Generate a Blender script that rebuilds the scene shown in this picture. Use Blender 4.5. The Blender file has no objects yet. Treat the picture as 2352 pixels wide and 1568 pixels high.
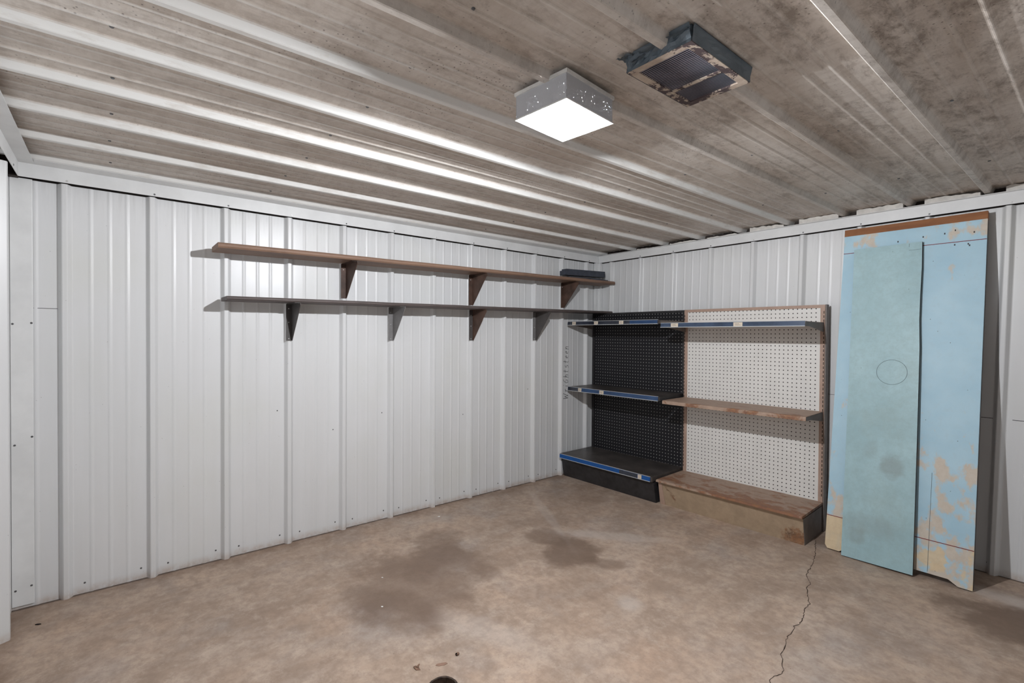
import bpy, bmesh, math, random
from mathutils import Vector, Matrix
import numpy as np

# ------------------------------------------------------------------ camera, light, exposure
S = bpy.context.scene
COL = S.collection
S.view_settings.view_transform = 'Standard'
S.view_settings.look = 'None'
S.view_settings.gamma = 1
S.view_settings.use_curve_mapping = False
S.view_settings.exposure = 0.0

YAW, ROLL, PITCH = 2.45378248, 6.36442698e-03, 1.22971129e-02
FPX = 1116.52
cam_d = bpy.data.cameras.new('camera'); cam = bpy.data.objects.new('camera', cam_d); COL.objects.link(cam)
cam_d.sensor_width = 36; cam_d.sensor_fit = 'HORIZONTAL'; cam_d.lens = FPX / 2352 * 36
cam_d.clip_start = 0.02
fw = Vector((math.cos(YAW) * math.cos(PITCH), math.sin(YAW) * math.cos(PITCH), -math.sin(PITCH)))
rt = Vector((math.sin(YAW), -math.cos(YAW), 0)); up = rt.cross(fw)
rt2 = rt * math.cos(ROLL) + up * math.sin(ROLL); up2 = up * math.cos(ROLL) - rt * math.sin(ROLL)
M = Matrix((rt2, up2, -fw)).transposed().to_4x4(); M.translation = Vector((2.8738, -3.3518, 1.1602))
cam.matrix_world = M
S.camera = cam

W = bpy.data.worlds.new('world'); S.world = W; W.use_nodes = True
bg = W.node_tree.nodes['Background']
bg.inputs[0].default_value = (0.92, 0.96, 1.0, 1)
bg.inputs[1].default_value = 0.32          # added soft fill, let in through the side left open behind the camera
LAMP = 10400.0                              # strength of the bulb
LAMPCOL = (0.955, 0.968, 1.0, 1)

R = math.radians
random.seed(7)

# ------------------------------------------------------------------ materials
class NT:
    def __init__(s, name):
        s.m = bpy.data.materials.new(name); s.m.use_nodes = True
        s.t = s.m.node_tree; s.n = s.t.nodes; s.l = s.t.links
        s.b = s.n['Principled BSDF']
        s.tc = s.n.new('ShaderNodeTexCoord')
    def new(s, k, **kw):
        n = s.n.new(k)
        for a, b in kw.items(): setattr(n, a, b)
        return n
    def put(s, sock, v):
        if v is None: return
        if hasattr(v, 'is_linked') or isinstance(v, bpy.types.NodeSocket): s.l.new(v, sock)
        else:
            if isinstance(v, (tuple, list)) and len(v) == 3 and sock.type == 'RGBA': v = (*v, 1)
            sock.default_value = v
    def obj(s): return s.tc.outputs['Object']
    def mp(s, vec=None, loc=(0, 0, 0), rot=(0, 0, 0), sc=(1, 1, 1), kind='POINT'):
        n = s.new('ShaderNodeMapping', vector_type=kind)
        s.put(n.inputs[0], vec or s.obj()); n.inputs[1].default_value = loc; n.inputs[2].default_value = rot; n.inputs[3].default_value = sc
        return n.outputs[0]
    def noise(s, scale=5, detail=4, rough=.55, vec=None, dist=0.0):
        n = s.new('ShaderNodeTexNoise'); s.put(n.inputs['Vector'], vec or s.obj())
        n.inputs['Scale'].default_value = scale; n.inputs['Detail'].default_value = detail
        n.inputs['Roughness'].default_value = rough; n.inputs['Distortion'].default_value = dist
        return n.outputs[0]
    def voro(s, scale, vec=None):
        n = s.new('ShaderNodeTexVoronoi'); s.put(n.inputs['Vector'], vec or s.obj()); n.inputs['Scale'].default_value = scale
        return n.outputs['Distance']
    def rng(s, v, a, b, c=0.0, d=1.0, smooth=False):
        n = s.new('ShaderNodeMapRange', interpolation_type='SMOOTHSTEP' if smooth else 'LINEAR')
        s.put(n.inputs[0], v); 
        for i, x in enumerate((a, b, c, d)): n.inputs[i + 1].default_value = x
        return n.outputs[0]
    def math(s, op, a, b=None, clamp=False):
        n = s.new('ShaderNodeMath', operation=op, use_clamp=clamp); s.put(n.inputs[0], a)
        if b is not None: s.put(n.inputs[1], b)
        return n.outputs[0]
    def mix(s, f, a, b, mode='MIX'):
        n = s.new('ShaderNodeMix', data_type='RGBA', blend_type=mode)
        s.put(n.inputs[0], f); s.put(n.inputs[6], a); s.put(n.inputs[7], b)
        return n.outputs[2]
    def sep(s, vec=None):
        n = s.new('ShaderNodeSeparateXYZ'); s.put(n.inputs[0], vec or s.obj()); return n.outputs
    def blob(s, cx, cy, rx, ry, rot=0.0, wob=.35, nscale=4.0, soft=.45):
        v = s.mp(loc=(cx, cy, 0), rot=(0, 0, R(rot)), sc=(rx, ry, 1), kind='TEXTURE')
        d = s.new('ShaderNodeVectorMath', operation='LENGTH'); 
        fl = s.new('ShaderNodeVectorMath', operation='MULTIPLY'); s.put(fl.inputs[0], v); fl.inputs[1].default_value = (1, 1, 0)
        s.put(d.inputs[0], fl.outputs[0])
        nz = s.math('MULTIPLY', s.math('SUBTRACT', s.noise(nscale, 5, .6), .5), wob * 4)
        return s.rng(s.math('ADD', d.outputs['Value'], nz), 1 - soft, 1 + soft, 1, 0, True)
    def done(s, col, rough=.6, spec=.5, metal=0.0, bump=None, bstr=.2, bdist=.002):
        s.put(s.b.inputs['Base Color'], col); s.put(s.b.inputs['Roughness'], rough)
        s.put(s.b.inputs['Specular IOR Level'], spec); s.put(s.b.inputs['Metallic'], metal)
        if bump is not None:
            n = s.new('ShaderNodeBump'); n.inputs['Strength'].default_value = bstr; n.inputs['Distance'].default_value = bdist
            s.put(n.inputs['Height'], bump); s.l.new(n.outputs[0], s.b.inputs['Normal'])
        return s.m

def plain(name, col, rough=.6, spec=.4, metal=0.0, var=.12, scale=18):
    t = NT(name); c = t.mix(t.rng(t.noise(scale, 5, .6), .35, .65), tuple(x * (1 - var) for x in col), tuple(min(1, x * (1 + var)) for x in col))
    return t.done(c, rough, spec, metal)

def mat_wall(name):
    t = NT(name)
    streak = t.noise(1.0, 4, .6, t.mp(sc=(9, 9, .7)))
    c = t.mix(t.rng(streak, .35, .7), (.705, .715, .72), (.745, .755, .765))
    c = t.mix(t.math('MULTIPLY', t.rng(t.noise(2.2, 3, .5), .5, .75), .35), c, (.67, .68, .63))
    sp = t.rng(t.voro(34), .035, .06, 1, 0)
    c = t.mix(t.math('MULTIPLY', t.math('MULTIPLY', sp, t.rng(t.noise(9, 2), .52, .58)), .6), c, (.22, .21, .2))
    # rusty dust at the foot of the sheet
    z = t.sep()[2]
    foot = t.math('MULTIPLY', t.rng(z, .0, .045, 1, 0, True), t.rng(t.noise(22, 5, .7), .3, .62))
    c = t.mix(t.math('MULTIPLY', foot, .55), c, (.42, .28, .19))
    # dark grime hanging under the top trim
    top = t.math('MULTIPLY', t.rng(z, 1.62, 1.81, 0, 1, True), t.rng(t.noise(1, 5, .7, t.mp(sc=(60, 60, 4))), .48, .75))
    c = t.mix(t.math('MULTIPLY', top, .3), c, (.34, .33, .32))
    return t.done(c, .34, .5, bump=t.noise(60, 2), bstr=.02)

def mat_ceiling():
    t = NT('painted_ceiling_steel')
    o = t.sep(); z = o[2]
    rib = t.math('MULTIPLY', t.math('MAXIMUM', t.rng(z, 1.8905, 1.8885, 0, 1), t.rng(z, 1.8945, 1.8925, 0, .45)), t.rng(o[0], 1.66, 1.80, 1, .25))  # mask for the paler ribs, weaker on the right-hand sheets
    dirt = t.rng(t.noise(1.0, 7, .65, t.mp(sc=(5, 1.1, 5))), .36, .66)
    fine = t.rng(t.noise(1.0, 6, .7, t.mp(sc=(16, 40, 16))), .45, .72)
    base = t.mix(dirt, (.78, .735, .685), (.57, .50, .435))
    base = t.mix(t.math('MULTIPLY', fine, .35), base, (.38, .315, .265))
    # blotches of mildew, heavier on the far right sheets
    right = t.rng(o[0], 1.5, 2.5, .4, 1)
    mil = t.math('MULTIPLY', t.rng(t.noise(1, 9, .75, t.mp(sc=(6, 2.6, 1)), .5), .46, .56), t.rng(t.noise(1, 6, .75, t.mp(sc=(26, 13, 1))), .40, .60))
    base = t.mix(t.math('MULTIPLY', t.math('MULTIPLY', mil, right), .7), base, (.20, .155, .12))
    str2 = t.math('MULTIPLY', t.rng(t.noise(1, 6, .7, t.mp(sc=(30, 3, 5), rot=(0, 0, .02))), .55, .7), .4)
    base = t.mix(str2, base, (.30, .24, .195))
    spk = t.math('MULTIPLY', t.rng(t.voro(70), .10, .22, 1, 0), t.rng(t.noise(4, 5, .7), .44, .60))
    base = t.mix(t.math('MULTIPLY', spk, .75), base, (.13, .10, .085))
    rib_pale = t.mix(t.rng(t.noise(1, 6, .7, t.mp(sc=(30, 6, 20))), .52, .78), (.82, .825, .81), (.60, .565, .52))
    c = t.mix(t.math('MULTIPLY', rib, .95), base, rib_pale)
    return t.done(c, .66, .3)

def mat_floor():
    t = NT('stained_concrete')
    big = t.noise(1.1, 7, .66, dist=.3); mid = t.noise(3.6, 9, .72); sm = t.noise(26, 6, .7)
    c = t.mix(t.rng(big, .34, .66), (.35, .262, .20), (.52, .395, .305))
    c = t.mix(t.math('MULTIPLY', t.rng(mid, .46, .58), .75), c, (.32, .24, .185))
    sw = t.noise(1, 6, .62, t.mp(rot=(0, 0, R(28)), sc=(7, 2.4, 1)), .2)
    c = t.mix(t.math('MULTIPLY', t.rng(sw, .48, .68), .4), c, (.56, .47, .40))
    c = t.mix(t.math('MULTIPLY', t.rng(t.noise(2.3, 5, .6, t.mp(loc=(4, 7, 0))), .52, .7), .45), c, (.36, .345, .34))
    c = t.mix(t.math('MULTIPLY', t.rng(t.noise(1.7, 5, .6, t.mp(loc=(9, 2, 0))), .5, .68), .4), c, (.52, .36, .26))
    c = t.mix(t.math('MULTIPLY', t.rng(sm, .42, .62), .5), c, (.27, .20, .155))
    fn = t.noise(9, 9, .82)
    c = t.mix(t.math('MULTIPLY', t.rng(fn, .5, .64), .42), c, (.62, .51, .42))
    c = t.mix(t.math('MULTIPLY', t.math('MULTIPLY', t.rng(t.voro(38), .04, .09, 1, 0), t.rng(t.noise(5, 4, .7), .5, .6)), .7), c, (.12, .08, .06))
    dark = (.17, .115, .083)
    for (x, y, rx, ry, rot, k) in [(.80, -2.22, .30, .36, 35, .62), (.60, -2.02, .13, .30, 50, .5), (1.03, -2.42, .22, .12, 10, .45), (1.13, -2.25, .10, .13, 0, .3),
                                   (.84, -1.42, .13, .10, 0, .62), (1.08, -1.46, .15, .17, 60, .8), (1.28, -1.40, .10, .06, 40, .45), (.68, -1.25, .22, .10, 60, .3),
                                   (2.72, -.50, .30, .17, 20, .85), (2.2, -.20, .40, .14, 0, .5), (1.35, -1.75, .25, .1, 65, .25), (.45, -.75, .25, .35, 10, .25)]:
        c = t.mix(t.math('MULTIPLY', t.blob(x, y, rx, ry, rot, .5, 5.0, .30), k), c, dark)
    for (x, y, rx, ry, rot, k) in [(.55, -1.15, .03, .45, 62, .22), (1.35, -2.22, .22, .07, 20, .25), (2.75, -.26, .25, .07, 5, .55), (1.58, -1.62, .06, .06, 0, .4), (1.1, -1.1, .35, .05, 40, .3)]:
        c = t.mix(t.math('MULTIPLY', t.blob(x, y, rx, ry, rot, .3), k), c, (.58, .52, .48))
    # rusty dirt line collected along the walls
    o = t.sep()
    edge = t.math('MAXIMUM', t.rng(o[0], .0, .17, 1, 0, True), t.rng(o[1], -3.58, -3.68, 0, 1, True))
    c = t.mix(t.math('MULTIPLY', t.math('MULTIPLY', edge, t.rng(mid, .3, .6)), .75), c, (.20, .13, .09))
    gap_shade = t.math('MAXIMUM', t.rng(o[0], .008, .022, 1, 0), t.rng(o[1], -.022, -.008, 0, 1))  # gap shadow at the wall foot, painted into the concrete as a dark line
    c = t.mix(t.math('MULTIPLY', gap_shade, .85), c, (.07, .05, .04))
    return t.done(c, t.rng(mid, .3, .7, .55, .8), .35, bump=t.noise(38, 6, .7), bstr=.25, bdist=.003)

def mat_rusty(name, base, dark, amt=.5, scale=14, rough=.55, front=None, spot=None):
    t = NT(name)
    n1 = t.noise(scale, 8, .72, t.mp(sc=(1, 1.8, 1)), .5); n2 = t.noise(scale * 4, 6, .7)
    c = t.mix(t.rng(n2, .35, .65), base, tuple(x * .8 for x in base))
    lo = .62 - .22 * amt
    k = n1
    if front: k = t.math('ADD', n1, t.math('MULTIPLY', t.rng(t.sep()[1], front[0], front[0] + front[1], .13, 0), t.rng(t.sep()[0], .1, .55, .35, 1)))
    rust = t.rng(k, lo, lo + .07)
    if spot:
        o = t.sep(); d = t.math('ADD', t.math('POWER', t.math('DIVIDE', t.math('SUBTRACT', o[0], spot[0]), spot[2]), 2), t.math('POWER', t.math('DIVIDE', t.math('SUBTRACT', o[2], spot[1]), spot[3]), 2))
        rust = t.math('MAXIMUM', rust, t.rng(t.math('ADD', d, t.math('MULTIPLY', t.math('SUBTRACT', t.noise(45, 6, .7), .5), 5)), .3, 1.3, 1, 0))
    c = t.mix(t.math('MULTIPLY', rust, .85), c, t.mix(t.rng(n2, .4, .6), dark, (.30, .135, .06)))
    return t.done(c, rough, .35, bump=n2, bstr=.15)

def mat_peg(name, base, dot, w_off, rough=.5, metal=0.0):
    t = NT(name); o = t.sep()
    def cell(v, off):
        f = t.math('FRACT', t.math('DIVIDE', t.math('ADD', v, off), .0254)); return t.math('MULTIPLY', t.math('SUBTRACT', f, .5), .0254)
    a = cell(o[0], w_off); b = cell(o[2], 0)
    d = t.math('SQRT', t.math('ADD', t.math('MULTIPLY', a, a), t.math('MULTIPLY', b, b)))
    hole = t.rng(d, .0031, .0039, 1, 0)
    # no holes along the rim
    hole = t.math('MULTIPLY', hole, t.math('MULTIPLY', t.rng(o[0], .028, .0281), t.rng(o[0], .872, .8721, 1, 0)))
    c = t.mix(t.rng(t.noise(7, 5, .6), .4, .7), base, tuple(x * .93 for x in base))
    c = t.mix(hole, c, dot)
    return t.done(c, rough, .3)

def mat_wood(name, a, b, dirx=(3, 30, 30), rough=.6):
    t = NT(name)
    g = t.noise(1, 6, .65, t.mp(sc=dirx), .4)
    c = t.mix(t.rng(g, .35, .68), a, b)
    c = t.mix(t.math('MULTIPLY', t.rng(t.noise(6, 5, .7), .5, .75), .4), c, tuple(x * .55 for x in a))
    return t.done(c, rough, .35, bump=g, bstr=.12)

def mat_board_worn():
    t = NT('worn_blue_paint'); o = t.sep(); z = o[2]; x = o[0]
    c = t.mix(t.rng(t.noise(5, 6, .65), .35, .68), (.37, .57, .69), (.45, .64, .74))
    c = t.mix(t.math('MULTIPLY', t.rng(t.noise(40, 4), .5, .7), .25), c, (.36, .50, .58))
    # where the paint has come off: mostly low on the board, some at the top corners
    low = t.rng(z, .18, .98, .095, -.10)
    top = t.rng(z, 1.58, 1.70, -.16, .03)
    k = t.math('MAXIMUM', low, top)
    n = t.math('ADD', t.noise(1, 7, .62, t.mp(sc=(11, 11, 7), loc=(3.1, 0, 1.7))), k)
    worn = t.rng(n, .54, .61)
    bare = t.mix(t.rng(t.noise(30, 6, .7), .4, .7), (.66, .53, .40), (.58, .44, .31))
    c = t.mix(t.math('MULTIPLY', worn, .78), c, bare)
    # below the groove mostly yellow primer
    yl = t.math('MULTIPLY', t.rng(z, .176, .178, 1, 0), t.rng(t.noise(7, 4, .6, t.mp(loc=(5, 0, 2))), .42, .47, 1, 0))
    yl2 = t.math('MULTIPLY', t.rng(z, .176, .178, 1, 0), t.rng(x, .1, .11, 1, 0))
    c = t.mix(t.math('MULTIPLY', t.math('MAXIMUM', yl, yl2), .9), c, t.mix(t.rng(t.noise(30, 5, .7), .4, .7), (.72, .58, .38), (.64, .50, .32)))
    spk = t.math('MULTIPLY', t.rng(t.voro(22), .03, .055, 1, 0), .8)
    c = t.mix(spk, c, (.07, .06, .06))
    return t.done(c, .5, .35, bump=worn, bstr=.1, bdist=.0008)

def mat_board_teal():
    t = NT('faded_teal_paint')
    c = t.mix(t.rng(t.noise(2.2, 6, .6), .35, .68), (.31, .47, .51), (.42, .60, .64))
    c = t.mix(t.math('MULTIPLY', t.rng(t.noise(3.2, 6, .65, t.mp(loc=(2, 3, 9))), .52, .72), .45), c, (.33, .42, .40))
    c = t.mix(t.math('MULTIPLY', t.rng(t.noise(28, 7, .8), .42, .66), .42), c, (.27, .37, .38))
    for x, z, rx, rz, k in [(.205, .50, .055, .06, .42), (.11, .57, .04, .05, .16), (.12, .18, .16, .06, .22), (.06, .12, .05, .04, .3)]:
        v = t.mp(loc=(x, 0, z), sc=(rx, 1, rz), kind='TEXTURE')
        fl = t.new('ShaderNodeVectorMath', operation='MULTIPLY'); t.put(fl.inputs[0], v); fl.inputs[1].default_value = (1, 0, 1)
        d = t.new('ShaderNodeVectorMath', operation='LENGTH'); t.put(d.inputs[0], fl.outputs[0])
        m = t.rng(t.math('ADD', d.outputs['Value'], t.math('MULTIPLY', t.math('SUBTRACT', t.noise(20, 4), .5), 1.2)), .5, 1.2, 1, 0, True)
        c = t.mix(t.math('MULTIPLY', m, k), c, (.21, .22, .20))
    c = t.mix(t.math('MULTIPLY', t.rng(t.voro(16), .02, .04, 1, 0), .7), c, (.10, .11, .11))
    return t.done(c, .5, .35)

def mat_vent_frame():
    t = NT('peeling_vent_paint')
    n = t.noise(11, 8, .7, t.mp(loc=(1, 5, 0)), .5)
    c = t.mix(t.rng(n, .485, .50), (.085, .062, .066), t.mix(t.rng(t.noise(50, 4), .4, .6), (.55, .47, .39), (.47, .38, .31)))
    return t.done(c, .6, .3)

def mat_perforated():
    t = NT('perforated_lamp_sheet')
    o = t.sep()
    m = t.math('MULTIPLY', t.rng(t.voro(300), .20, .26, 1, 0), t.math('MULTIPLY', t.rng(o[2], .004, .006), t.rng(o[2], .05, .052, 1, 0)))
    m = t.math('MULTIPLY', m, t.rng(t.noise(40, 2), .47, .5))
    tr = t.new('ShaderNodeBsdfTransparent'); mx = t.new('ShaderNodeMixShader')
    t.done((.56, .57, .60), .5, .4)
    out = t.n['Material Output']
    t.put(mx.inputs[0], m); t.l.new(t.b.outputs[0], mx.inputs[1]); t.l.new(tr.outputs[0], mx.inputs[2]); t.l.new(mx.outputs[0], out.inputs[0])
    return t.m

def mat_tape():
    t = NT('blue_grey_duct_tape')
    c = t.mix(t.rng(t.noise(14, 5, .6), .35, .65), (.085, .115, .145), (.15, .19, .225))
    return t.done(c, .42, .5, bump=t.noise(26, 4, .6), bstr=.6, bdist=.004)

def emis(name, col, st):
    t = NT(name); e = t.new('ShaderNodeEmission'); e.inputs[0].default_value = col; e.inputs[1].default_value = st
    t.l.new(e.outputs[0], t.n['Material Output'].inputs[0]); return t.m

MT = dict(
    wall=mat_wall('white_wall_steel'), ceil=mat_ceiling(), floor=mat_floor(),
    trim=plain('white_trim_steel', (.77, .78, .78), .38, .5, var=.05, scale=7),
    dark=plain('dark_gap_fill', (.06, .05, .045), .8, .2),  # darkness of the wall-top gaps put into the colour
    foam=plain('white_foam', (.72, .70, .66), .8, .2, var=.12, scale=30),
    screw=plain('screw_metal', (.13, .13, .135), .4, .5, .5),
    screwl=plain('bright_screw_metal', (.7, .7, .7), .3, .6, .5),
    shelfa=mat_wood('brown_varnished_board', (.20, .12, .083), (.29, .185, .13), (20, 1.6, 30)),
    shelfb=mat_wood('dark_stained_board', (.085, .068, .064), (.145, .12, .115), (20, 1.6, 30)),
    brk_brown=plain('brown_bracket', (.088, .052, .039), .55, .35, var=.35, scale=14),
    brk_dark=plain('dark_bracket', (.075, .068, .066), .5, .4),
    brk_grey=plain('grey_bracket', (.19, .185, .185), .45, .45),
    black=plain('black_shelf_paint', (.030, .029, .031), .45, .45, var=.3),
    blacktop=plain('scuffed_black_paint', (.062, .054, .050), .4, .45, var=.45, scale=5),
    pegb=mat_peg('black_pegboard', (.013, .013, .016), (.33, .32, .31), 0),
    pegw=mat_peg('white_pegboard', (.80, .79, .76), (.025, .022, .02), 0),
    tan=mat_rusty('tan_steel_paint', (.40, .285, .20), (.20, .09, .05), .05, scale=11),
    tanfr=plain('tan_frame_paint', (.43, .30, .235), .5, .4, var=.08),
    tantop=mat_rusty('rusted_tan_deck', (.42, .30, .225), (.20, .085, .05), .46, scale=7, front=(-.358, .22)),
    tanmid=mat_rusty('rust_edged_shelf', (.44, .315, .24), (.18, .08, .045), .10, scale=8, front=(-.303, .10)),
    kick=mat_rusty('tan_kick_plate', (.42, .315, .215), (.10, .05, .03), .04, scale=5, spot=(.865, .03, .075, .06)),
    grey=plain('grey_brown_steel', (.19, .165, .15), .5, .4),
    slot=plain('slot_black', (.012, .01, .01), .7, .1),
    blue=plain('blue_price_rail', (.008, .085, .31), .35, .35, var=.1, scale=6), midblue=plain('dull_blue_price_rail', (.025, .062, .15), .3, .5, var=.25, scale=6),
    navy=plain('navy_price_rail', (.032, .038, .055), .25, .6, var=.35, scale=9),
    slate=plain('slate_price_rail', (.04, .065, .115), .25, .6, var=.3, scale=7),
    edge=plain('white_rail_edge', (.52, .54, .55), .3, .5, var=.04),
    tag=plain('cream_price_tag', (.66, .58, .47), .6, .3, var=.1, scale=80),
    ink=plain('dark_ink', (.06, .055, .06), .7, .2),
    faint=plain('faded_print', (.30, .27, .25), .7, .2),
    bworn=mat_board_worn(), bteal=mat_board_teal(),
    bare=mat_wood('bare_brown_wood', (.23, .09, .035), (.33, .14, .055), (2, 20, 20)),
    bside=plain('dark_board_edge', (.05, .038, .03), .7, .3),
    groove=plain('dark_red_groove', (.20, .025, .03), .7, .2),
    pencil=plain('pencil_line', (.10, .13, .14), .7, .2),
    vent=mat_vent_frame(), slat=plain('dark_vent_slat', (.40, .36, .43), .5, .4, var=.35, scale=9), tape=mat_tape(),
    perf=mat_perforated(), lampw=plain('white_lamp_enamel', (.8, .8, .78), .4, .4),
    bulb=emis('glowing_bulb', LAMPCOL, LAMP), crack=plain('dark_crack', (.06, .042, .033), .9, .1),  # dark brown strip colour for the floor crack
    strip=plain('blue_black_steel', (.035, .042, .062), .45, .5, var=.3), strip2=plain('dark_grey_steel', (.065, .065, .075), .5, .4, var=.25),
    leaf=plain('dry_brown_leaf', (.30, .19, .14), .8, .2), chip=plain('broken_brown_husk', (.22, .13, .09), .7, .3, var=.4, scale=60),
    white=plain('white_chip', (.8, .8, .78), .7, .3), drain=plain('rusty_drain_iron', (.05, .034, .026), .7, .3, var=.5, scale=60),
)

# ------------------------------------------------------------------ mesh helpers
class MB:
    def __init__(s): s.v = []; s.f = []; s.mi = []
    def add(s, vs, fs, mi=0):
        k = len(s.v); s.v += [tuple(v) for v in vs]; s.f += [tuple(i + k for i in f) for f in fs]; s.mi += [mi] * len(fs); return s
    def box(s, x0, x1, y0, y1, z0, z1, mi=0):
        return s.add([(x0, y0, z0), (x1, y0, z0), (x1, y1, z0), (x0, y1, z0), (x0, y0, z1), (x1, y0, z1), (x1, y1, z1), (x0, y1, z1)],
                     [(0, 3, 2, 1), (4, 5, 6, 7), (0, 1, 5, 4), (1, 2, 6, 5), (2, 3, 7, 6), (3, 0, 4, 7)], mi)
    def hexa(s, p, mi=0):     # 8 corners, bottom four then top four, both ccw from above
        return s.add(p, [(0, 3, 2, 1), (4, 5, 6, 7), (0, 1, 5, 4), (1, 2, 6, 5), (2, 3, 7, 6), (3, 0, 4, 7)], mi)
    def prism(s, pts, off, mi=0):      # closed polygon of 3-D points, extruded by off
        n = len(pts); o = Vector(off); a = [Vector(p) for p in pts]; b = [p + o for p in a]
        return s.add(a + b, [tuple(range(n - 1, -1, -1)), tuple(range(n, 2 * n))] + [(i, (i + 1) % n, n + (i + 1) % n, n + i) for i in range(n)], mi)
    def cyl(s, c, ax, r, h, seg=12, mi=0, r2=None):
        ax = Vector(ax).normalized(); u = ax.orthogonal().normalized(); w = ax.cross(u); c = Vector(c); r2 = r if r2 is None else r2
        a = [c + (u * math.cos(2 * math.pi * i / seg) + w * math.sin(2 * math.pi * i / seg)) * r for i in range(seg)]
        b = [c + ax * h + (u * math.cos(2 * math.pi * i / seg) + w * math.sin(2 * math.pi * i / seg)) * r2 for i in range(seg)]
        return s.add(a + b, [tuple(range(seg - 1, -1, -1)), tuple(range(seg, 2 * seg))] + [(i, (i + 1) % seg, seg + (i + 1) % seg, seg + i) for i in range(seg)], mi)
    def build(s, name, mats, parent=None, loc=(0, 0, 0), rot=(0, 0, 0), bevel=0.0, smooth=False, segs=2):
        me = bpy.data.meshes.new(name); me.from_pydata(s.v, [], s.f)
        bm = bmesh.new(); bm.from_mesh(me)
        for i, f in enumerate(bm.faces): f.material_index = s.mi[i]
        bmesh.ops.recalc_face_normals(bm, faces=bm.faces)
        if bevel: bmesh.ops.bevel(bm, geom=[e for e in bm.edges], offset=bevel, segments=segs, affect='EDGES', profile=.6, clamp_overlap=True)
        bm.to_mesh(me); bm.free()
        if smooth:
            for p in me.polygons: p.use_smooth = True
        for m in (mats if isinstance(mats, (list, tuple)) else [mats]): me.materials.append(MT[m])
        o = bpy.data.objects.new(name, me); COL.objects.link(o)
        o.location = loc; o.rotation_euler = rot
        if parent: o.parent = parent
        return o

def tag(o, label, cat, group=None):
    o['label'] = label; o['category'] = cat
    if group: o['group'] = group
    return o
def thing(name, label, cat, loc=(0, 0, 0), rot=(0, 0, 0), group=None):
    o = bpy.data.objects.new(name, None); o.empty_display_size = .1; COL.objects.link(o); o.location = loc; o.rotation_euler = rot
    return tag(o, label, cat, group)
def struct(o): o['kind'] = 'structure'; return o
def copy_tree(o, parent=None):
    c = o.copy(); COL.objects.link(c); c.parent = parent
    for ch in list(o.children): copy_tree(ch, c)
    return c

def strip_profile(starts, rib=(.014, .032, .046), rh=.026, minors=(.10, .165, .228), mw=.015, mh=.0020, lo=0, hi=1):
    """(s, depth) polyline of the ribbed sheet; starts = near base edge of every big rib"""
    pts = [(lo, 0.0)]
    for s0 in starts:
        seq = [(s0, 0), (s0 + rib[0], rh), (s0 + rib[1], rh), (s0 + rib[2], 0)]
        for m in minors:
            seq += [(s0 + m, 0), (s0 + m + .004, mh), (s0 + m + mw - .004, mh), (s0 + m + mw, 0)]
        pts += [q for q in seq if lo < q[0] < hi]
    pts.append((hi, 0.0)); return pts

def sheet(name, pts, fn, levels, mat, thick=.0015, bev=True):
    """corrugated sheet; fn(s, d, t) -> point"""
    # soften the folds of the sheet: every fold is cut in two close ones
    sm = [pts[0]]
    for a, b, c in zip(pts[:-2], pts[1:-1], pts[2:]):
        def toward(p, q, d):
            L = math.hypot(q[0] - p[0], q[1] - p[1]); k = min(d, L * .35) / L; return (p[0] + (q[0] - p[0]) * k, p[1] + (q[1] - p[1]) * k)
        sm += [toward(b, a, .0022), toward(b, c, .0022)]
    sm.append(pts[-1]); n = len(sm); v = []; f = []
    for t in levels: v += [fn(s, d, t) for s, d in sm]
    for j in range(len(levels) - 1):
        f += [(j * n + i, j * n + i + 1, (j + 1) * n + i + 1, (j + 1) * n + i) for i in range(n - 1)]
    me = bpy.data.meshes.new(name); me.from_pydata(v, [], f); me.materials.append(MT[mat])
    o = bpy.data.objects.new(name, me); COL.objects.link(o)
    return struct(o)

# ------------------------------------------------------------------ the shed
DR = (1.507, -2.515, .052)      # drain hole
XE = 5.0
# floor with the drain hole cut out
bm = bmesh.new()
outer = [bm.verts.new(p) for p in [(-.02, .02, 0), (-.02, -3.95, 0), (XE, -3.95, 0), (XE, .02, 0)]]
ring = [bm.verts.new((DR[0] + DR[2] * math.cos(a * math.pi / 20), DR[1] + DR[2] * math.sin(a * math.pi / 20), 0)) for a in range(40)]
ed = [bm.edges.new((outer[i], outer[(i + 1) % 4])) for i in range(4)] + [bm.edges.new((ring[i], ring[(i + 1) % 40])) for i in range(40)]
bmesh.ops.triangle_fill(bm, use_beauty=True, edges=ed)
for f_ in bm.faces:
    if f_.normal.z < 0: f_.normal_flip()
me = bpy.data.meshes.new('floor'); bm.to_mesh(me); bm.free(); me.materials.append(MT['floor'])
floor = struct(bpy.data.objects.new('floor', me)); COL.objects.link(floor)

# the crack that runs from the shelf unit towards the camera: a thin ragged gap
ck = [(1.845, -.25), (1.880, -.36), (1.913, -.464), (1.936, -.555), (1.952, -.648), (1.967, -.736), (2.013, -.819), (2.009, -.849), (2.030, -.91), (2.058, -.969), (2.076, -1.012), (2.081, -1.087), (2.098, -1.132), (2.107, -1.219),
      (2.101, -1.239), (2.111, -1.269), (2.113, -1.333), (2.117, -1.371), (2.128, -1.391), (2.134, -1.423), (2.138, -1.465), (2.159, -1.501), (2.169, -1.532), (2.184, -1.548), (2.181, -1.583), (2.171, -1.627), (2.179, -1.65), (2.20, -1.72), (2.22, -1.80), (2.21, -1.9), (2.25, -2.02)]
rc = random.Random(3); pts = []
for a, b in zip(ck[:-1], ck[1:]):
    L = math.dist(a, b); k = max(1, int(L / .011)); dx, dy = (b[0] - a[0]) / L, (b[1] - a[1]) / L
    for i in range(k):
        j = rc.uniform(-.0032, .0032); pts.append((a[0] + (b[0] - a[0]) * i / k - dy * j, a[1] + (b[1] - a[1]) * i / k + dx * j))
pts.append(ck[-1])
v = []; 
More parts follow.
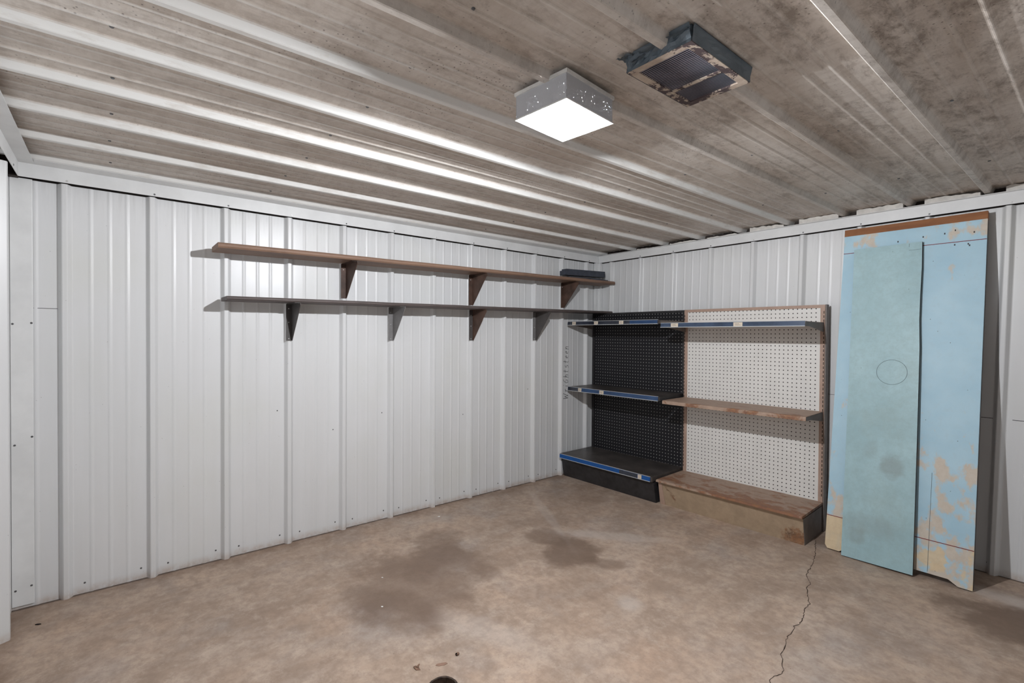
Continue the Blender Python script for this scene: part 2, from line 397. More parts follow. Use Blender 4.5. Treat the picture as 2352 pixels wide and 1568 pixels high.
for i, q in enumerate(pts):
    w = rc.uniform(.0007, .0020); a = pts[max(0, i - 1)]; b = pts[min(len(pts) - 1, i + 1)]; L = math.dist(a, b); nx, ny = -(b[1] - a[1]) / L, (b[0] - a[0]) / L
    v += [(q[0] + nx * w, q[1] + ny * w, .0006), (q[0] - nx * w, q[1] - ny * w, .0006)]
MB().add(v, [(2 * i, 2 * i + 1, 2 * i + 3, 2 * i + 2) for i in range(len(pts) - 1)]).build('floor_crack', 'crack', floor)

# walls
LS = [-3.534 + .3045 * k for k in range(-1, 12)]
wall_left = sheet('wall_left', strip_profile(LS, lo=-3.70, hi=0.0), lambda s, d, t: (d, s, t), (0.0, 1.80), 'wall')
RS = [.165 - .031 + .3025 * k for k in range(0, 17)]
def rfn(s, d, t): return (s + (.020 * (t - 1.80) if s > .1 else 0), -d, t)
wall_right = sheet('wall_right', strip_profile(RS, lo=0.0, hi=XE, minors=(.105, .168, .232)), rfn, (0.0, 1.80), 'wall')
FS = [.240 + .3048 * k for k in range(0, 7)]
wall_front = sheet('wall_front', strip_profile(FS, lo=0.0, hi=2.1), lambda s, d, t: (s, -3.68 + d, t), (0.0, 1.797), 'wall')  # stops short so the soft fill can enter behind the camera
MB().box(0, 2.1, -3.76, -3.72, 1.70, 1.92).build('gap_blocker', 'dark', wall_front)  # dark boards added to block light leaking over the sheets, keeping the gap dark
MB().box(-.03, -.012, -3.76, 0, 1.72, 1.92).build('gap_blocker', 'dark', wall_left)
MB().box(-.03, XE, .012, .03, 1.72, 1.92).build('gap_blocker', 'dark', wall_right)

# ceiling: ribs hang down, running from the camera side to the right wall
CS = [.385 - .024 + .3030 * k for k in range(-2, 16)]
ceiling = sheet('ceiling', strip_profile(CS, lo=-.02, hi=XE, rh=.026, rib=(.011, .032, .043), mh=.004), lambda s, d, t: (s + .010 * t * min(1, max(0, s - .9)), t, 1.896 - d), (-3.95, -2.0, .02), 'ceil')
# painted screw heads of the ceiling, in rows across the sheets
mbs = []
for yy in (-3.35, -2.72, -1.35, -.55):
    for s0 in CS[1:10]:
        x = s0 + .085 + random.uniform(-.004, .004)
        if abs(x - 1.84) < .14 and abs(yy + 2.3) < .3: continue
        MB().cyl((0, 0, 0), (0, 0, -1), .0055, .003, 10, r2=.004).build('screw', 'screw', ceiling, (x, yy + random.uniform(-.01, .01), 1.896))

# trims
t1 = MB().box(.027, .0295, -3.65, -.03, 1.804, 1.862).hexa([(.027, -3.65, 1.862), (.084, -3.65, 1.8685), (.084, -.03, 1.8685), (.027, -.03, 1.862), (.027, -3.65, 1.8635), (.084, -3.65, 1.870), (.084, -.03, 1.870), (.027, -.03, 1.8635)])
trim_1 = struct(t1.build('trim_1', 'trim'))
t2 = MB().box(.03, XE, -.0295, -.027, 1.804, 1.862).box(.03, XE, -.052, -.027, 1.862, 1.864)
trim_2 = struct(t2.build('trim_2', 'trim'))
t3 = MB().box(.001, .058, -.058, -.0565, .0, 1.803).box(.0565, .058, -.0565, -.001, 0, 1.803)
t3 = MB().add([(.0275, -.060, 0), (.0275, -.0275, 0), (.050, -.0275, 0), (.0275, -.060, 1.803), (.0275, -.0275, 1.803), (.050, -.0275, 1.803),
               (.004, -.060, 0), (.050, -.004, 0), (.004, -.060, 1.803), (.050, -.004, 1.803)],
              [(0, 1, 4, 3), (1, 2, 5, 4), (6, 0, 3, 8), (2, 7, 9, 5)])
trim_3 = struct(t3.build('trim_3', 'trim'))
t4 = MB().box(.001, .006, -3.679, -3.611, .012, 1.803)
trim_4 = struct(t4.build('trim_4', 'trim', bevel=.002))
t5 = MB().box(.0295, 2.1, -3.652, -3.650, 1.804, 1.862).box(.0295, 2.1, -3.650, -3.602, 1.862, 1.864)
trim_5 = struct(t5.build('trim_5', 'trim'))
MB().box(.001, .03, -3.68, -3.652, 1.80, 1.81).build('end_block', 'dark', trim_5)
# foam closures showing between the ceiling ribs above the right trim
rf = random.Random(11)
for k, s0 in enumerate(CS[2:12]):
    x0, x1 = s0 + .066 + .02, s0 + .3030 - .004
    n = 14; top = [1.8945 - (rf.random() * .006) - (.010 * (i / n) if k % 3 == 0 else 0) for i in range(n + 1)]
    if k < 3: top = [z - .020 for z in top]
    xs = [x0 + (x1 - x0) * i / n for i in range(n + 1)]
    v = [(x, -.045, 1.8645) for x in xs] + [(x, -.045, z) for x, z in zip(xs, top)] + [(x, -.012, 1.8645) for x in xs] + [(x, -.012, z) for x, z in zip(xs, top)]
    m = n + 1
    f = [(i, i + 1, m + i + 1, m + i) for i in range(n)] + [(m + i, m + i + 1, 3 * m + i + 1, 3 * m + i) for i in range(n)] + [(0, m, 3 * m, 2 * m), (n, 2 * m + n, 3 * m + n, m + n)]
    MB().add(v, f).build('foam_closure', 'foam', trim_2)

# screws: heads on trims and along the foot of the sheets
def screw(parent, p, ax, r=.0042, m='screw'):
    MB().cyl((0, 0, 0), ax, r, .0025, 10, r2=r * .7).build('screw', m, parent, p)
for k, s0 in enumerate(LS[1:]):
    screw(trim_1, (.0295, s0 + .032, 1.813), (1, 0, 0), m='screw' if k % 3 else 'screwl')
    if s0 < -.6:
        screw(wall_left, (0, s0 + .083, .045), (1, 0, 0)); screw(wall_left, (0, s0 + .283, .05), (1, 0, 0))
        if k in (2, 3, 4, 6, 8): screw(wall_left, (0, s0 + .27, .60 + .07 * (k % 3)), (1, 0, 0), .0035)
for k, s0 in enumerate(RS[:11]):
    screw(trim_2, (s0 + .031, -.0295, 1.813), (0, -1, 0), m='screw' if k % 4 else 'screwl')
    if k > 5: screw(wall_right, (s0 + .10, 0, .05), (0, -1, 0)); screw(wall_right, (s0 + .27, 0, .05), (0, -1, 0))
for p in [(.006, -3.616, 1.20), (.006, -3.616, .72), (.006, -3.620, .09), (.006, -3.672, 1.195), (.006, -3.668, .69), (.006, -3.668, .08)]:
    screw(trim_4, p, (1, 0, 0))
screw(trim_5, (.16, -3.650, 1.815), (0, 1, 0))
# laps where one length of sheet covers the next
MB().box(0, .0012, -3.61, -3.535, 1.2628, 1.2645).build('sheet_lap', 'ink', wall_left)
MB().box(1.815, 1.90, -.0012, 0, .8165, .8182).build('sheet_lap', 'ink', wall_right)
MB().box(2.49, 2.56, -.0012, 0, .7665, .769).box(2.60, 2.85, -.0012, 0, .7665, .769).build('sheet_lap', 'ink', wall_right)

# marker writing that runs up the left wall
GL = {'W': [[(0, 1), (.12, .05), (.32, .62), (.52, 0), (.80, 1.0)]],
      'r': [[(.05, .55), (.1, 0)], [(.07, .35), (.25, .55), (.38, .50)]],
      'i': [[(.15, .5), (.12, 0)], [(.2, .8), (.22, .84)]],
      'G': [[(.55, .92), (.25, .75), (.05, .35), (.18, .03), (.45, .08), (.55, .38), (.25, .40)]],
      'h': [[(.12, 1.0), (.05, 0)], [(.07, .3), (.25, .55), (.42, .42), (.40, 0)]],
      't': [[(.22, .95), (.18, .1), (.3, 0)], [(.0, .58), (.42, .62)]],
      's': [[(.40, .60), (.12, .55), (.10, .38), (.38, .28), (.36, .05), (.05, .02)]],
      'e': [[(.05, .3), (.38, .34), (.30, .56), (.08, .42), (.08, .12), (.36, .05)]],
      'n': [[(.05, .55), (.05, 0)], [(.07, .35), (.25, .56), (.38, .42), (.40, 0)]]}
mb = MB(); cur = .628; hgt = .058; wid = .055
def stroke(mb, pl, w=.0016):
    for a, b in zip(pl[:-1], pl[1:]):
        L = math.dist(a, b)
        if L < 1e-6: continue
        ny, nz = -(b[1] - a[1]) / L * w, (b[0] - a[0]) / L * w; ex, ez = (b[0] - a[0]) / L * w * .6, (b[1] - a[1]) / L * w * .6
        mb.add([(.0022, a[0] + ny - ex, a[1] + nz - ez), (.0022, b[0] + ny + ex, b[1] + nz + ez), (.0022, b[0] - ny + ex, b[1] - nz + ez), (.0022, a[0] - ny - ex, a[1] - nz - ez)], [(0, 1, 2, 3)])
for ch in 'WriGhtsteen':
    mx = 0
    for pl in GL[ch]:
        q = [(-.373 - y * .064 - x * .004, cur + x * wid + y * .006) for x, y in pl]   # reads bottom to top
        stroke(mb, q); mx = max(mx, max(x for x, y in pl))
    cur += (mx + .32) * wid * {'W': 1.0, 'i': 1.05}.get(ch, 1.0)
mb.build('handwriting', 'ink', wall_left)

# ------------------------------------------------------------------ wall shelves on brackets
def bracket(parent, y, ztop, zbot, depth, mw, mf, screws, notch=False):
    fl = MB().box(.0272, .0302, y - .030, y, zbot, ztop - .004)
    fl.add([(.0302, y - .003, ztop - .004), (depth, y - .003, ztop - .004), (depth, y - .003, ztop - .016), (.040, y - .003, zbot), (.0302, y - .003, zbot),
            (.0302, y, ztop - .004), (depth, y, ztop - .004), (depth, y, ztop - .016), (.040, y, zbot), (.0302, y, zbot)],
           [(0, 1, 2, 3, 4), (9, 8, 7, 6, 5), (0, 5, 6, 1), (1, 6, 7, 2), (2, 7, 8, 3), (3, 8, 9, 4), (4, 9, 5, 0)], 1)
    fl.box(.0302, depth - .01, y - .028, y, ztop - .0045, ztop - .0015, 1)
    b = fl.build('bracket', [mf, mw], parent)
    for z in screws: MB().cyl((0, 0, 0), (1, 0, 0), .0035, .003, 10, r2=.002).build('screw', 'screwl', b, (.0302, y - .017, z))
    return b

def plank(parent, x0, x1, ya, yb, za, zb, th, mat):
    """board with a rounded nose, top at za (near) .. zb (far)"""
    prof = [(x0, -th), (x1 - .006, -th), (x1, -th * .72), (x1, -th * .28), (x1 - .006, 0), (x0, 0)]
    n = len(prof); v = []
    segs = 24; rr = random.Random(5)
    for j in range(segs + 1):
        k = j / segs; y = ya + (yb - ya) * k; z = za + (zb - za) * k; wob = 0 if j in (0, segs) else rr.uniform(-.0008, .0008)
        v += [(px, y, z + pz + wob) for px, pz in prof]
    f = [tuple(range(n)), tuple(range(segs * n + n - 1, segs * n - 1, -1))]
    for j in range(segs): f += [(j * n + i, (j + 1) * n + i, (j + 1) * n + (i + 1) % n, j * n + (i + 1) % n) for i in range(n)]
    return MB().add(v, f).build('board', mat, parent)

us = thing('wall_shelf', 'long brown wooden wall shelf, the upper of two on the left wall', 'shelf')
plank(us, .0305, .218, -2.966, -.034, 1.5925, 1.6265, .0245, 'shelfa')
def zt(y, a=1.5925, b=1.6265): return a + (b - a) * (y + 2.966) / 2.932
for y in (-2.285, -1.380, -.465): bracket(us, y, zt(y) - .0235, 1.373 if y < -1 else 1.392, .205, 'brk_brown', 'brk_brown', (zt(y) - .060,))
ls = thing('wall_shelf', 'long dark stained wall shelf, the lower of two on the left wall', 'shelf')
plank(ls, .0305, .195, -2.926, -.034, 1.3425, 1.3725, .0185, 'shelfb')
def zl(y): return 1.3425 + .030 * (y + 2.926) / 2.892
for y, mw, mf in ((-2.587, 'brk_dark', 'brk_dark'), (-1.985, 'brk_grey', 'brk_grey'), (-1.375, 'brk_brown', 'brk_dark'), (-.772, 'brk_dark', 'brk_grey')):
    bracket(ls, y, zl(y) - .0175, 1.124, .194, mw, mf, (1.30, 1.225, 1.135))

# dark steel pieces left on the upper shelf, near the corner
zz = 1.6270
s3 = MB().box(0, .055, 0, .43, 0, .020).box(.012, .043, .01, .42, .020, .024).build('metal_strip', 'strip2', None, (.075, -.50, zz - .0045), (R(.66), 0, R(-2)), bevel=.002)
tag(s3, 'dark grey steel strip lying flat on the upper shelf, beneath another strip', 'metal strip', 'dark steel pieces on the upper shelf')
s2 = MB().box(0, .055, .022, .505, 0, .050).box(-.002, .057, 0, .03, 0, .036).build('metal_strip', 'strip', None, (.08, -.56, zz + .0205), (R(2.2), 0, R(1)), bevel=.002)
tag(s2, 'blue-black steel channel lying on top of the other strips on the upper shelf', 'metal strip', 'dark steel pieces on the upper shelf')
s1 = MB().box(0, .03, 0, .23, 0, .014).build('metal_strip', 'strip', None, (.145, -.29, zz - .0025), (R(.66), 0, R(3)), bevel=.002)
tag(s1, 'short thin dark steel piece at the corner end of the upper shelf', 'metal strip', 'dark steel pieces on the upper shelf')

# ------------------------------------------------------------------ shop shelving units
def rail(parent, x0, x1, y, z0, z1, mat, tags, th=.005, lean=.004, ink='faint'):
    """price rail: coloured strip with pale edges, slightly leaning back at the top"""
    r_ = MB().hexa([(x0, y - th, z0), (x1, y - th, z0), (x1, y, z0), (x0, y, z0), (x0, y - th + lean, z1), (x1, y - th + lean, z1), (x1, y + .0, z1), (x0, y + .0, z1)], 0)
    for a, b in ((z0 - .0008, z0 + .0030), (z1 - .0018, z1 + .0006)):
        o = lean * (a - z0) / (z1 - z0); r_.box(x0 - .0005, x1 + .0005, y - th - .0015 + o, y + o, a, b, 1)
    p = r_.build('price_rail', mat if isinstance(mat, list) else [mat, 'edge'], parent)
    for tx, tw in tags:
        t = MB().box(tx, tx + tw, y - th - .0022 + .001, y - th + .003, z0 + .003, z1 - .004)
        for i in range(2): t.box(tx + tw * .18, tx + tw * (.8 - .15 * i), y - th - .0017, y - th, z0 + .010 + i * .007, z0 + .0125 + i * .007, 1)
        t.build('price_tag', ['tag', ink], parent)
    return p

def shelf_part(unit, x0, x1, dep, ztop, lip, mats, endm, back=.0):
    """steel shelf: pan with a rounded front lip and tapering end brackets"""
    pf = [(back, ztop), (-dep + .008, ztop), (-dep + .002, ztop - .003), (-dep, ztop - .009), (-dep, ztop - lip), (-dep + .004, ztop - lip), (-dep + .004, ztop - .010), (-dep + .010, ztop - .0035), (back, ztop - .0035)]
    s_ = MB().prism([(x0, a, b) for a, b in pf], (x1 - x0, 0, 0))
    sh = s_.build('shelf', mats, unit)
    for xa in (x0, x1 - .003):
        e = MB().prism([(xa, back - .001, ztop - .0005), (xa, -dep + .006, ztop - .0005), (xa, -dep + .006, ztop - lip), (xa, -dep * .75, ztop - lip - .002), (xa, back - .001, ztop - .058)], (.003, 0, 0))
        e.build('end_bracket', endm, sh)
    return sh

def base_part(unit, x0, x1, lipd, kt, kb, zt_, lip, topm, kickm, sidem, back):
    d = MB().prism([(x0, a, b) for a, b in [(back, zt_), (-lipd + .007, zt_), (-lipd + .001, zt_ - .003), (-lipd, zt_ - .009), (-lipd, zt_ - lip), (-lipd + .005, zt_ - lip), (-lipd + .012, zt_ - lip), (back, zt_ - lip)]], (x1 - x0, 0, 0))
    d.build('base_deck', topm, unit)
    kz = zt_ - lip - .007
    k = MB().hexa([(x0 + .004, -kb, 0), (x1 - .004, -kb, 0), (x1 - .004, -kb + .004, 0), (x0 + .004, -kb + .004, 0), (x0 + .004, -kt, kz), (x1 - .004, -kt, kz), (x1 - .004, -kt + .004, kz), (x0 + .004, -kt + .004, kz)])
    k.build('kick_plate', kickm, unit)
    for xa in (x0 + .002, x1 - .005):
        MB().prism([(xa, back, 0), (xa, -kb + .003, 0), (xa, -kt + .003, kz), (xa, back, kz)], (.003, 0, 0)).build('side_plate', sidem, unit)

HU = 1.356
# tan and white unit
BA = 2.2
tu = thing('shelving_unit', 'tan steel shop shelving unit with a white pegboard back and rusty shelves', 'shelving', (.921, -.1075, 0), (0, 0, R(BA)))
W2 = .900
MB().box(.022, W2 - .022, 0, .006, .155, HU - .018).build('pegboard', 'pegw', tu)
MB().box(.0, W2, -.004, .022, HU - .019, HU).build('top_rail', 'tanfr', tu, bevel=.0015)
for x0, x1 in ((0, .0245), (W2 - .0245, W2)):
    u = MB().box(x0, x1, -.006, .026, 0, HU - .006).build('upright', 'tanfr', tu, bevel=.001)
    sx = x1 - .0055 if x0 > .1 else x0 + .0035
    sl = MB(); z = .21
    while z < HU - .05:
        sl.box(sx - .0018, sx + .0018, -.0066, -.005, z, z + .016); z += .0254
    sl.build('slots', 'slot', u)
MB().box(W2 + .0005, W2 + .008, -.004, .040, 0, HU + .001).build('side_channel', 'grey', tu, bevel=.001)
MB().box(-.001, W2, .026, .036, .02, HU - .02).build('back_sheet', 'grey', tu)
sh = shelf_part(tu, .006, W2 - .004, .332, 1.250, .026, 'tanmid', 'grey')
rail(sh, .006, W2 - .004, -.332, 1.222, 1.253, ['slate', 'edge'], ((.085, .052), (.505, .054)))
shelf_part(tu, .004, W2 - .003, .303, .7175, .0235, 'tanmid', 'grey')
base_part(tu, -.004, W2 + .002, .358, .333, .303, .176, .014, 'tantop', 'kick', 'grey', -.001)
MB().hexa([(.0, -.3065, 0), (.038, -.3065, 0), (.038, -.303, 0), (.0, -.303, 0), (.0, -.3365, .158), (.026, -.3365, .158), (.026, -.333, .158), (.0, -.333, .158)]).build('corner_plate', 'tanfr', tu)

# black unit
bu = thing('shelving_unit', 'black steel shop shelving unit in the corner with blue price rails', 'shelving', (.030, -.098, 0), (0, 0, R(1.3)))
W1 = .874
MB().box(.018, W1 - .012, 0, .006, .16, HU - .012).build('pegboard', 'pegb', bu)
MB().box(0, W1, -.004, .02, HU - .016, HU).build('top_rail', 'black', bu, bevel=.0015)
for x0, x1 in ((0, .022), (W1 - .016, W1)):
    MB().box(x0, x1, -.005, .024, 0, HU - .006).build('upright', 'black', bu, bevel=.001)
MB().box(.0, W1, .024, .034, .02, HU - .02).build('back_sheet', 'black', bu)
sh = shelf_part(bu, .0, W1 - .004, .322, 1.276, .027, 'blacktop', 'grey')
rail(sh, .0, W1 - .02, -.322, 1.248, 1.279, ['navy', 'edge'], ((.055, .036), (.285, .036), (.525, .038)))
MB().hexa([(.62, -.3285, 1.2515), (W1 - .023, -.3285, 1.2515), (W1 - .023, -.325, 1.2515), (.62, -.325, 1.2515), (.62, -.3252, 1.2755), (W1 - .023, -.3252, 1.2755), (W1 - .023, -.322, 1.2755), (.62, -.322, 1.2755)]).build('rail_insert', 'midblue', sh)
sh = shelf_part(bu, .0, W1 - .004, .312, .737, .030, 'blacktop', 'black')
rail(sh, .0, W1 - .02, -.312, .705, .738, ['midblue', 'edge'], ((.115, .034), (.335, .040)))
MB().hexa([(.003, -.3185, .7085), (.112, -.3185, .7085), (.112, -.315, .7085), (.003, -.315, .7085), (.003, -.3152, .7345), (.112, -.3152, .7345), (.112, -.312, .7345), (.003, -.312, .7345)]).build('rail_insert', 'navy', sh)
base_part(bu, -.004, W1 + .0, .405, .385, .352, .191, .034, 'blacktop', 'black', 'black', -.001)
rail(bu, .0, W1 - .016, -.405, .156, .190, ['blue', 'edge'], ((.760, .030),), ink='tag')
MB().hexa([(.60, -.4115, .1595), (.755, -.4115, .1595), (.755, -.408, .1595), (.60, -.408, .1595), (.60, -.4082, .1865), (.755, -.4082, .1865), (.755, -.405, .1865), (.60, -.405, .1865)]).build('rail_insert', 'navy', bu)

# ------------------------------------------------------------------ leaning boards
TA = math.degrees(math.atan(.257 / 1.77))
pa = thing('painted_board', 'wide thick board with worn light blue paint and bare brown top edge', 'board', (1.913, -.322, .006), (R(-TA), 0, 0))
WA, HA, TH = .596, 1.793, .034
# outline with the recess between the two feet
out = [(0.012, 0), (.0, .018), (0, HA), (WA, HA), (WA, 0), (WA - .050, 0), (WA - .066, .010), (WA - .085, .022), (.10, .022), (.082, .010), (.068, 0)]
MB().prism([(x, 0, z) for x, z in out], (0, TH * .35, 0)).prism([(x, TH * .35, z) for x, z in out], (0, TH * .65, 0), 1).build('board', ['bworn', 'bside'], pa)
MB().box(-.001, WA + .001, -.0012, TH + .0005, HA - .0385, HA + .001).build('top_batten', 'bare', pa, bevel=.0015)
for z_ in (1.652, .1765): MB().box(0, WA, -.0007, 0, z_, z_ + .0032).build('saw_groove', 'groove', pa)
MB().box(.435, .4365, -.0005, 0, .03, .50).build('seam_line', 'pencil', pa)
for x, z in [(.355, 1.70), (.44, 1.704), (.48, 1.715), (.55, 1.695), (.35, 1.655), (.48, 1.64), (.53, 1.638), (.535, 1.63), (.25, 1.69)]:
    MB().box(x - .0025, x + .0025, -.0008, 0, z - .004, z + .004).build('nail_hole', 'ink', pa)

TBa = math.degrees(math.atan(.257 / 1.66))
pb = thing('wooden_plank', 'narrow faded teal painted plank with a pencilled circle, leaning on the wider blue board', 'board', (2.002, -.360, .0045), (R(-TBa), R(-1.1), 0))
WB, HB, T2 = .299, 1.672, .012
T2 = .018; n = 12; edge = []
for i in range(n + 1):
    z = HB * i / n; edge.append((WB + .0045 * math.sin(math.pi * i / n) * (1.0 if i > n * .75 else .4) - (.004 if i in (9, 10) else 0), z))
out = [(0, 0)] + edge[:1] + edge[1:] + [(0, HB)]
MB().prism([(x, 0, z) for x, z in out], (0, T2 * .12, 0)).prism([(x, T2 * .12, z) for x, z in out], (0, T2 * .88, 0), 1).build('plank', ['bteal', 'bside'], pb)  # dark sides also paint in the gap shadow along the plank's edge
# pencilled circle and a small tick box at the top
cc = MB(); cx, cz, rr = .190, .985, .064
for i in range(48):
    a, b = 2 * math.pi * i / 48, 2 * math.pi * (i + 1) / 48
    q = [(cx + r_ * math.cos(w), -.0005, cz + r_ * math.sin(w)) for r_, w in ((rr, a), (rr, b), (rr + .0016, b), (rr + .0016, a))]
    cc.add(q, [(0, 1, 2, 3)])
cc.build('pencil_circle', 'pencil', pb)
MB().box(.245, .2465, -.0005, 0, 1.650, 1.668).build('pencil_tick', 'pencil', pb)
MB().box(.245, WB - .003, -.0005, 0, 1.631, 1.6322).build('pencil_line', 'pencil', pb)
# ------------------------------------------------------------------ ceiling lamp
lp = thing('ceiling_lamp', 'square white lit ceiling lamp hanging in the middle of the ceiling', 'ceiling lamp', (1.839, -2.3035, 1.803), (0, 0, R(5.2)))
hx, hy, hz = .096, .109, .068
hb = MB()
hb.box(-hx, hx, -hy, -hy + .0012, 0, hz).box(-hx, hx, hy - .0012, hy, 0, hz).box(-hx, -hx + .0012, -hy, hy, 0, hz).box(hx - .0012, hx, -hy, hy, 0, hz)
hb.build('housing', 'perf', lp)
MB().box(-hx - .004, hx + .004, -hy - .004, hy + .004, hz, hz + .010).build('mounting_plate', 'lampw', lp)
fr = MB()
for a in ((-hx - .002, hx + .002, -hy - .002, -hy + .006), (-hx - .002, hx + .002, hy - .006, hy + .002), (-hx - .002, -hx + .006, -hy + .006, hy - .006), (hx - .006, hx + .002, -hy + .006, hy - .006)):
    fr.box(*a, -.003, .001)
fr.build('rim', 'lampw', lp)
MB().cyl((0, 0, .020), (0, 0, 1), .018, .048, 20).cyl((0, 0, -.002), (0, 0, 1), .009, .024, 16).build('socket', 'lampw', lp)
clip = MB().box(-.0015, .0015, -.045, -.040, .001, .030).build('spring_clip', 'lampw', lp, (-.05, .0, 0), (0, R(15), 0))
bm = bmesh.new(); bmesh.ops.create_uvsphere(bm, u_segments=20, v_segments=12, radius=.016)
me = bpy.data.meshes.new('bulb'); bm.to_mesh(me); bm.free(); me.materials.append(MT['bulb'])
for p_ in me.polygons: p_.use_smooth = True
bo = bpy.data.objects.new('bulb', me); COL.objects.link(bo); bo.parent = lp; bo.location = (0, 0, -.012)

# ------------------------------------------------------------------ exhaust vent
vx0, vx1, vy0, vy1, vz = 2.064, 2.250, -2.299, -2.004, 1.855
ve = thing('ceiling_vent', 'square dark ceiling vent with peeling paint, slats and blue-grey tape around it', 'vent', ((vx0 + vx1) / 2, (vy0 + vy1) / 2, vz))
a, b = (vx1 - vx0) / 2, (vy1 - vy0) / 2
hs = MB(); r = .022
hs.box(-a, a, -b, -b + r, 0, .005).box(-a, a, b - r, b, 0, .005).box(-a, -a + r, -b + r, b - r, 0, .005).box(a - r, a, -b + r, b - r, 0, .005)
hs.box(-a + r, a - r, .030, .041, 0.0006, .005)
hs.build('grille_frame', 'vent', ve, bevel=.0008)
MB().box(-a + .0005, a - .0005, -b + .0005, b - .0005, .0052, .0405).build('vent_box', 'tape', ve)
y = -b + r + .003
while y < b - r - .002:
    if not (.027 < y < .041):
        MB().add([(-a + r - .002, y, .0015), (a - r + .002, y, .0015), (a - r + .002, y + .0062, .0036), (-a + r - .002, y + .0062, .0036)], [(0, 1, 2, 3)]).build('slat', 'slat', ve)
    y += .0073
# tape skirts round the box, sagging and crumpled
rt_ = random.Random(9)
def skirt(p0, p1, z0, z1, outw, n=14, amp=.004, name='duct_tape'):
    v = []; m = 5
    for i in range(n + 1):
        k = i / n; bx, by = p0[0] + (p1[0] - p0[0]) * k, p0[1] + (p1[1] - p0[1]) * k
        for j in range(m + 1):
            q = j / m; o = amp * rt_.uniform(-1, 1) * math.sin(math.pi * q) + outw[2] * q * q
            v.append((bx + outw[0] * (o + .0012), by + outw[1] * (o + .0012), z0 + (z1 - z0) * q + (rt_.uniform(-.002, .002) if 0 < j < m else 0)))
    f = [(i * (m + 1) + j, (i + 1) * (m + 1) + j, (i + 1) * (m + 1) + j + 1, i * (m + 1) + j + 1) for i in range(n) for j in range(m)]
    MB().add(v, f).build(name, 'tape', ve)
skirt((a, -b), (a, b), 0, .039, (1, 0, .006), amp=.0012)
skirt((-a, -b), (a, -b), 0, .039, (0, -1, .012), amp=.005)
skirt((-a, -b), (-a, b), 0, .012, (-1, 0, .000), amp=.001)
# loose tape flaps stuck to the ceiling sheet beside the vent
def flap(pts, z, amp=.006, n=6):
    (x0, y0), (x1, y1), (x2, y2), (x3, y3) = pts; v = []
    for i in range(n + 1):
        for j in range(n + 1):
            s_, t_ = i / n, j / n
            x = (1 - s_) * (1 - t_) * x0 + s_ * (1 - t_) * x1 + s_ * t_ * x2 + (1 - s_) * t_ * x3
            y = (1 - s_) * (1 - t_) * y0 + s_ * (1 - t_) * y1 + s_ * t_ * y2 + (1 - s_) * t_ * y3
            v.append((x, y, z - abs(rt_.gauss(0, 1)) * amp * .5))
    f = [(i * (n + 1) + j, (i + 1) * (n + 1) + j, (i + 1) * (n + 1) + j + 1, i * (n + 1) + j + 1) for i in range(n) for j in range(n)]
    MB().add(v, f).build('duct_tape', 'tape', ve, smooth=True)
flap([(-a - .016, -b - .028), (-a + .028, -b - .022), (-a + .030, -b + .004), (-a - .004, -b + .004)], .036)
flap([(-a + .050, -b - .026), (a - .004, -b - .016), (a, -b + .002), (-a + .045, -b + .002)], .030, .010)
flap([(-a + .010, -b - .010), (-a + .062, -b - .012), (-a + .062, -b + .003), (-a + .008, -b + .003)], .022, .008)

# ------------------------------------------------------------------ small things on the floor
dr = thing('floor_drain', 'rusty iron drain pipe set in the concrete floor near the camera', 'drain', (DR[0], DR[1], 0))
rg = MB(); seg = 40; rr_ = random.Random(2)
rad = [(DR[2] * .985, -.07), (DR[2] * .985, .001), (DR[2] * 1.06, .0022), (DR[2] * 1.10, .0005)]
rad = [(DR[2] * .86, -.07), (DR[2] * .86, .0015), (DR[2] * .97, .0025), (DR[2] * .995, .0005)]
jit = [1 + rr_.uniform(-.025, .025) for _ in range(seg)]
v = [(q * (jit[i] if k > 1 else 1) * math.cos(2 * math.pi * i / seg), q * (jit[i] if k > 1 else 1) * math.sin(2 * math.pi * i / seg), z) for k, (q, z) in enumerate(rad) for i in range(seg)]
f = [(k * seg + i, k * seg + (i + 1) % seg, (k + 1) * seg + (i + 1) % seg, (k + 1) * seg + i) for k in range(3) for i in range(seg)]
rg.add(v, f); rg.build('rim', 'drain', dr)
MB().cyl((0, 0, -.075), (0, 0, 1), DR[2] * 1.05, .052, 32).build('silt', 'chip', dr)
def shard(name, pts, th, mat, loc, rz, label, cat, rx=0, group=None):
    o = MB().prism([(x, y, 0) for x, y in pts], (0, 0, th)).build(name, mat, None, loc, (R(rx), 0, R(rz)), bevel=th * .2)
    return tag(o, label, cat, group)
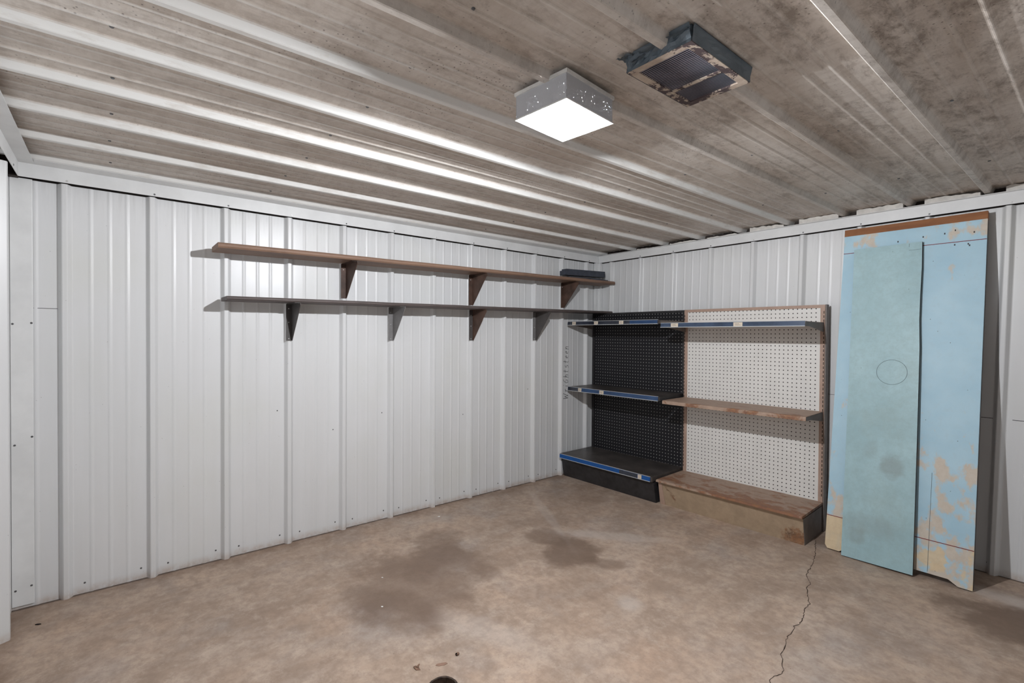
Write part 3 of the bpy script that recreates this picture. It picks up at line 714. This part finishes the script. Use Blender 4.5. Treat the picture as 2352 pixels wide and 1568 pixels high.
hk = thing('leaf_fragment', 'curled broken brown husk on the floor, left of the drain', 'debris', (1.373, -2.537, 0), (0, 0, R(20)))
for nm, pl, z, rx in (('husk', [(-.014, -.004), (.004, -.009), (.016, .000), (.006, .004), (-.002, .001), (-.010, .006)], .001, 0), ('husk_flap', [(-.004, .001), (.004, .0), (.003, .014), (-.001, .012)], .003, 35)):
    MB().prism([(x, y, 0) for x, y in pl], (0, 0, .003)).build(nm, 'chip', hk, (0, 0, z), (R(rx), R(6), 0), bevel=.0006)
shard('leaf', [(-.022, -.006), (-.010, -.010), (.008, -.006), (.020, .002), (.014, .008), (-.004, .006), (-.018, .002)], .0012, 'leaf', (1.408, -2.458, 0.0002), 55, 'small flat brown leaf on the floor in front of the drain', 'leaf')
nut = thing('nut_shell', 'tiny dark half shell on the floor beyond the drain', 'debris', (1.401, -2.388, 0))
bm = bmesh.new(); bmesh.ops.create_uvsphere(bm, u_segments=14, v_segments=8, radius=.006); bmesh.ops.scale(bm, vec=(1, 1.2, .8), verts=bm.verts); bmesh.ops.translate(bm, vec=(0, 0, .0048), verts=bm.verts)
me = bpy.data.meshes.new('shell'); bm.to_mesh(me); bm.free(); me.materials.append(MT['chip']); so = bpy.data.objects.new('shell', me); COL.objects.link(so); so.parent = nut
MB().cyl((0, -.004, .005), (.3, -1, .1), .0045, .0028, 10).build('cap', 'slot', nut)
for i, (x, y, s_, lb) in enumerate([(.935, -2.466, .006, 'white paint chip on the floor at the near edge of the large brown stain'),
                                   (.701, -2.359, .0045, 'white paint chip on the floor inside the large brown stain'),
                                   (.191, -1.743, .009, 'white paint chip on the floor near the left wall below the shelves')]):
    shard('paint_chip', [(-s_, -s_ * .5), (s_ * .6, -s_ * .7), (s_, s_ * .2), (-s_ * .2, s_ * .7)], .0015, 'white', (x, y, 0.0002), 30 * i, lb, 'paint chip', 0, 'white paint chips on the floor')
shard('pebble', [(-.011, -.002), (.002, -.004), (.010, .000), (.004, .003), (-.006, .003)], .003, 'slot', (.202, -3.583, .0002), 60, 'small black chip on the floor near the left end of the left wall', 'debris')
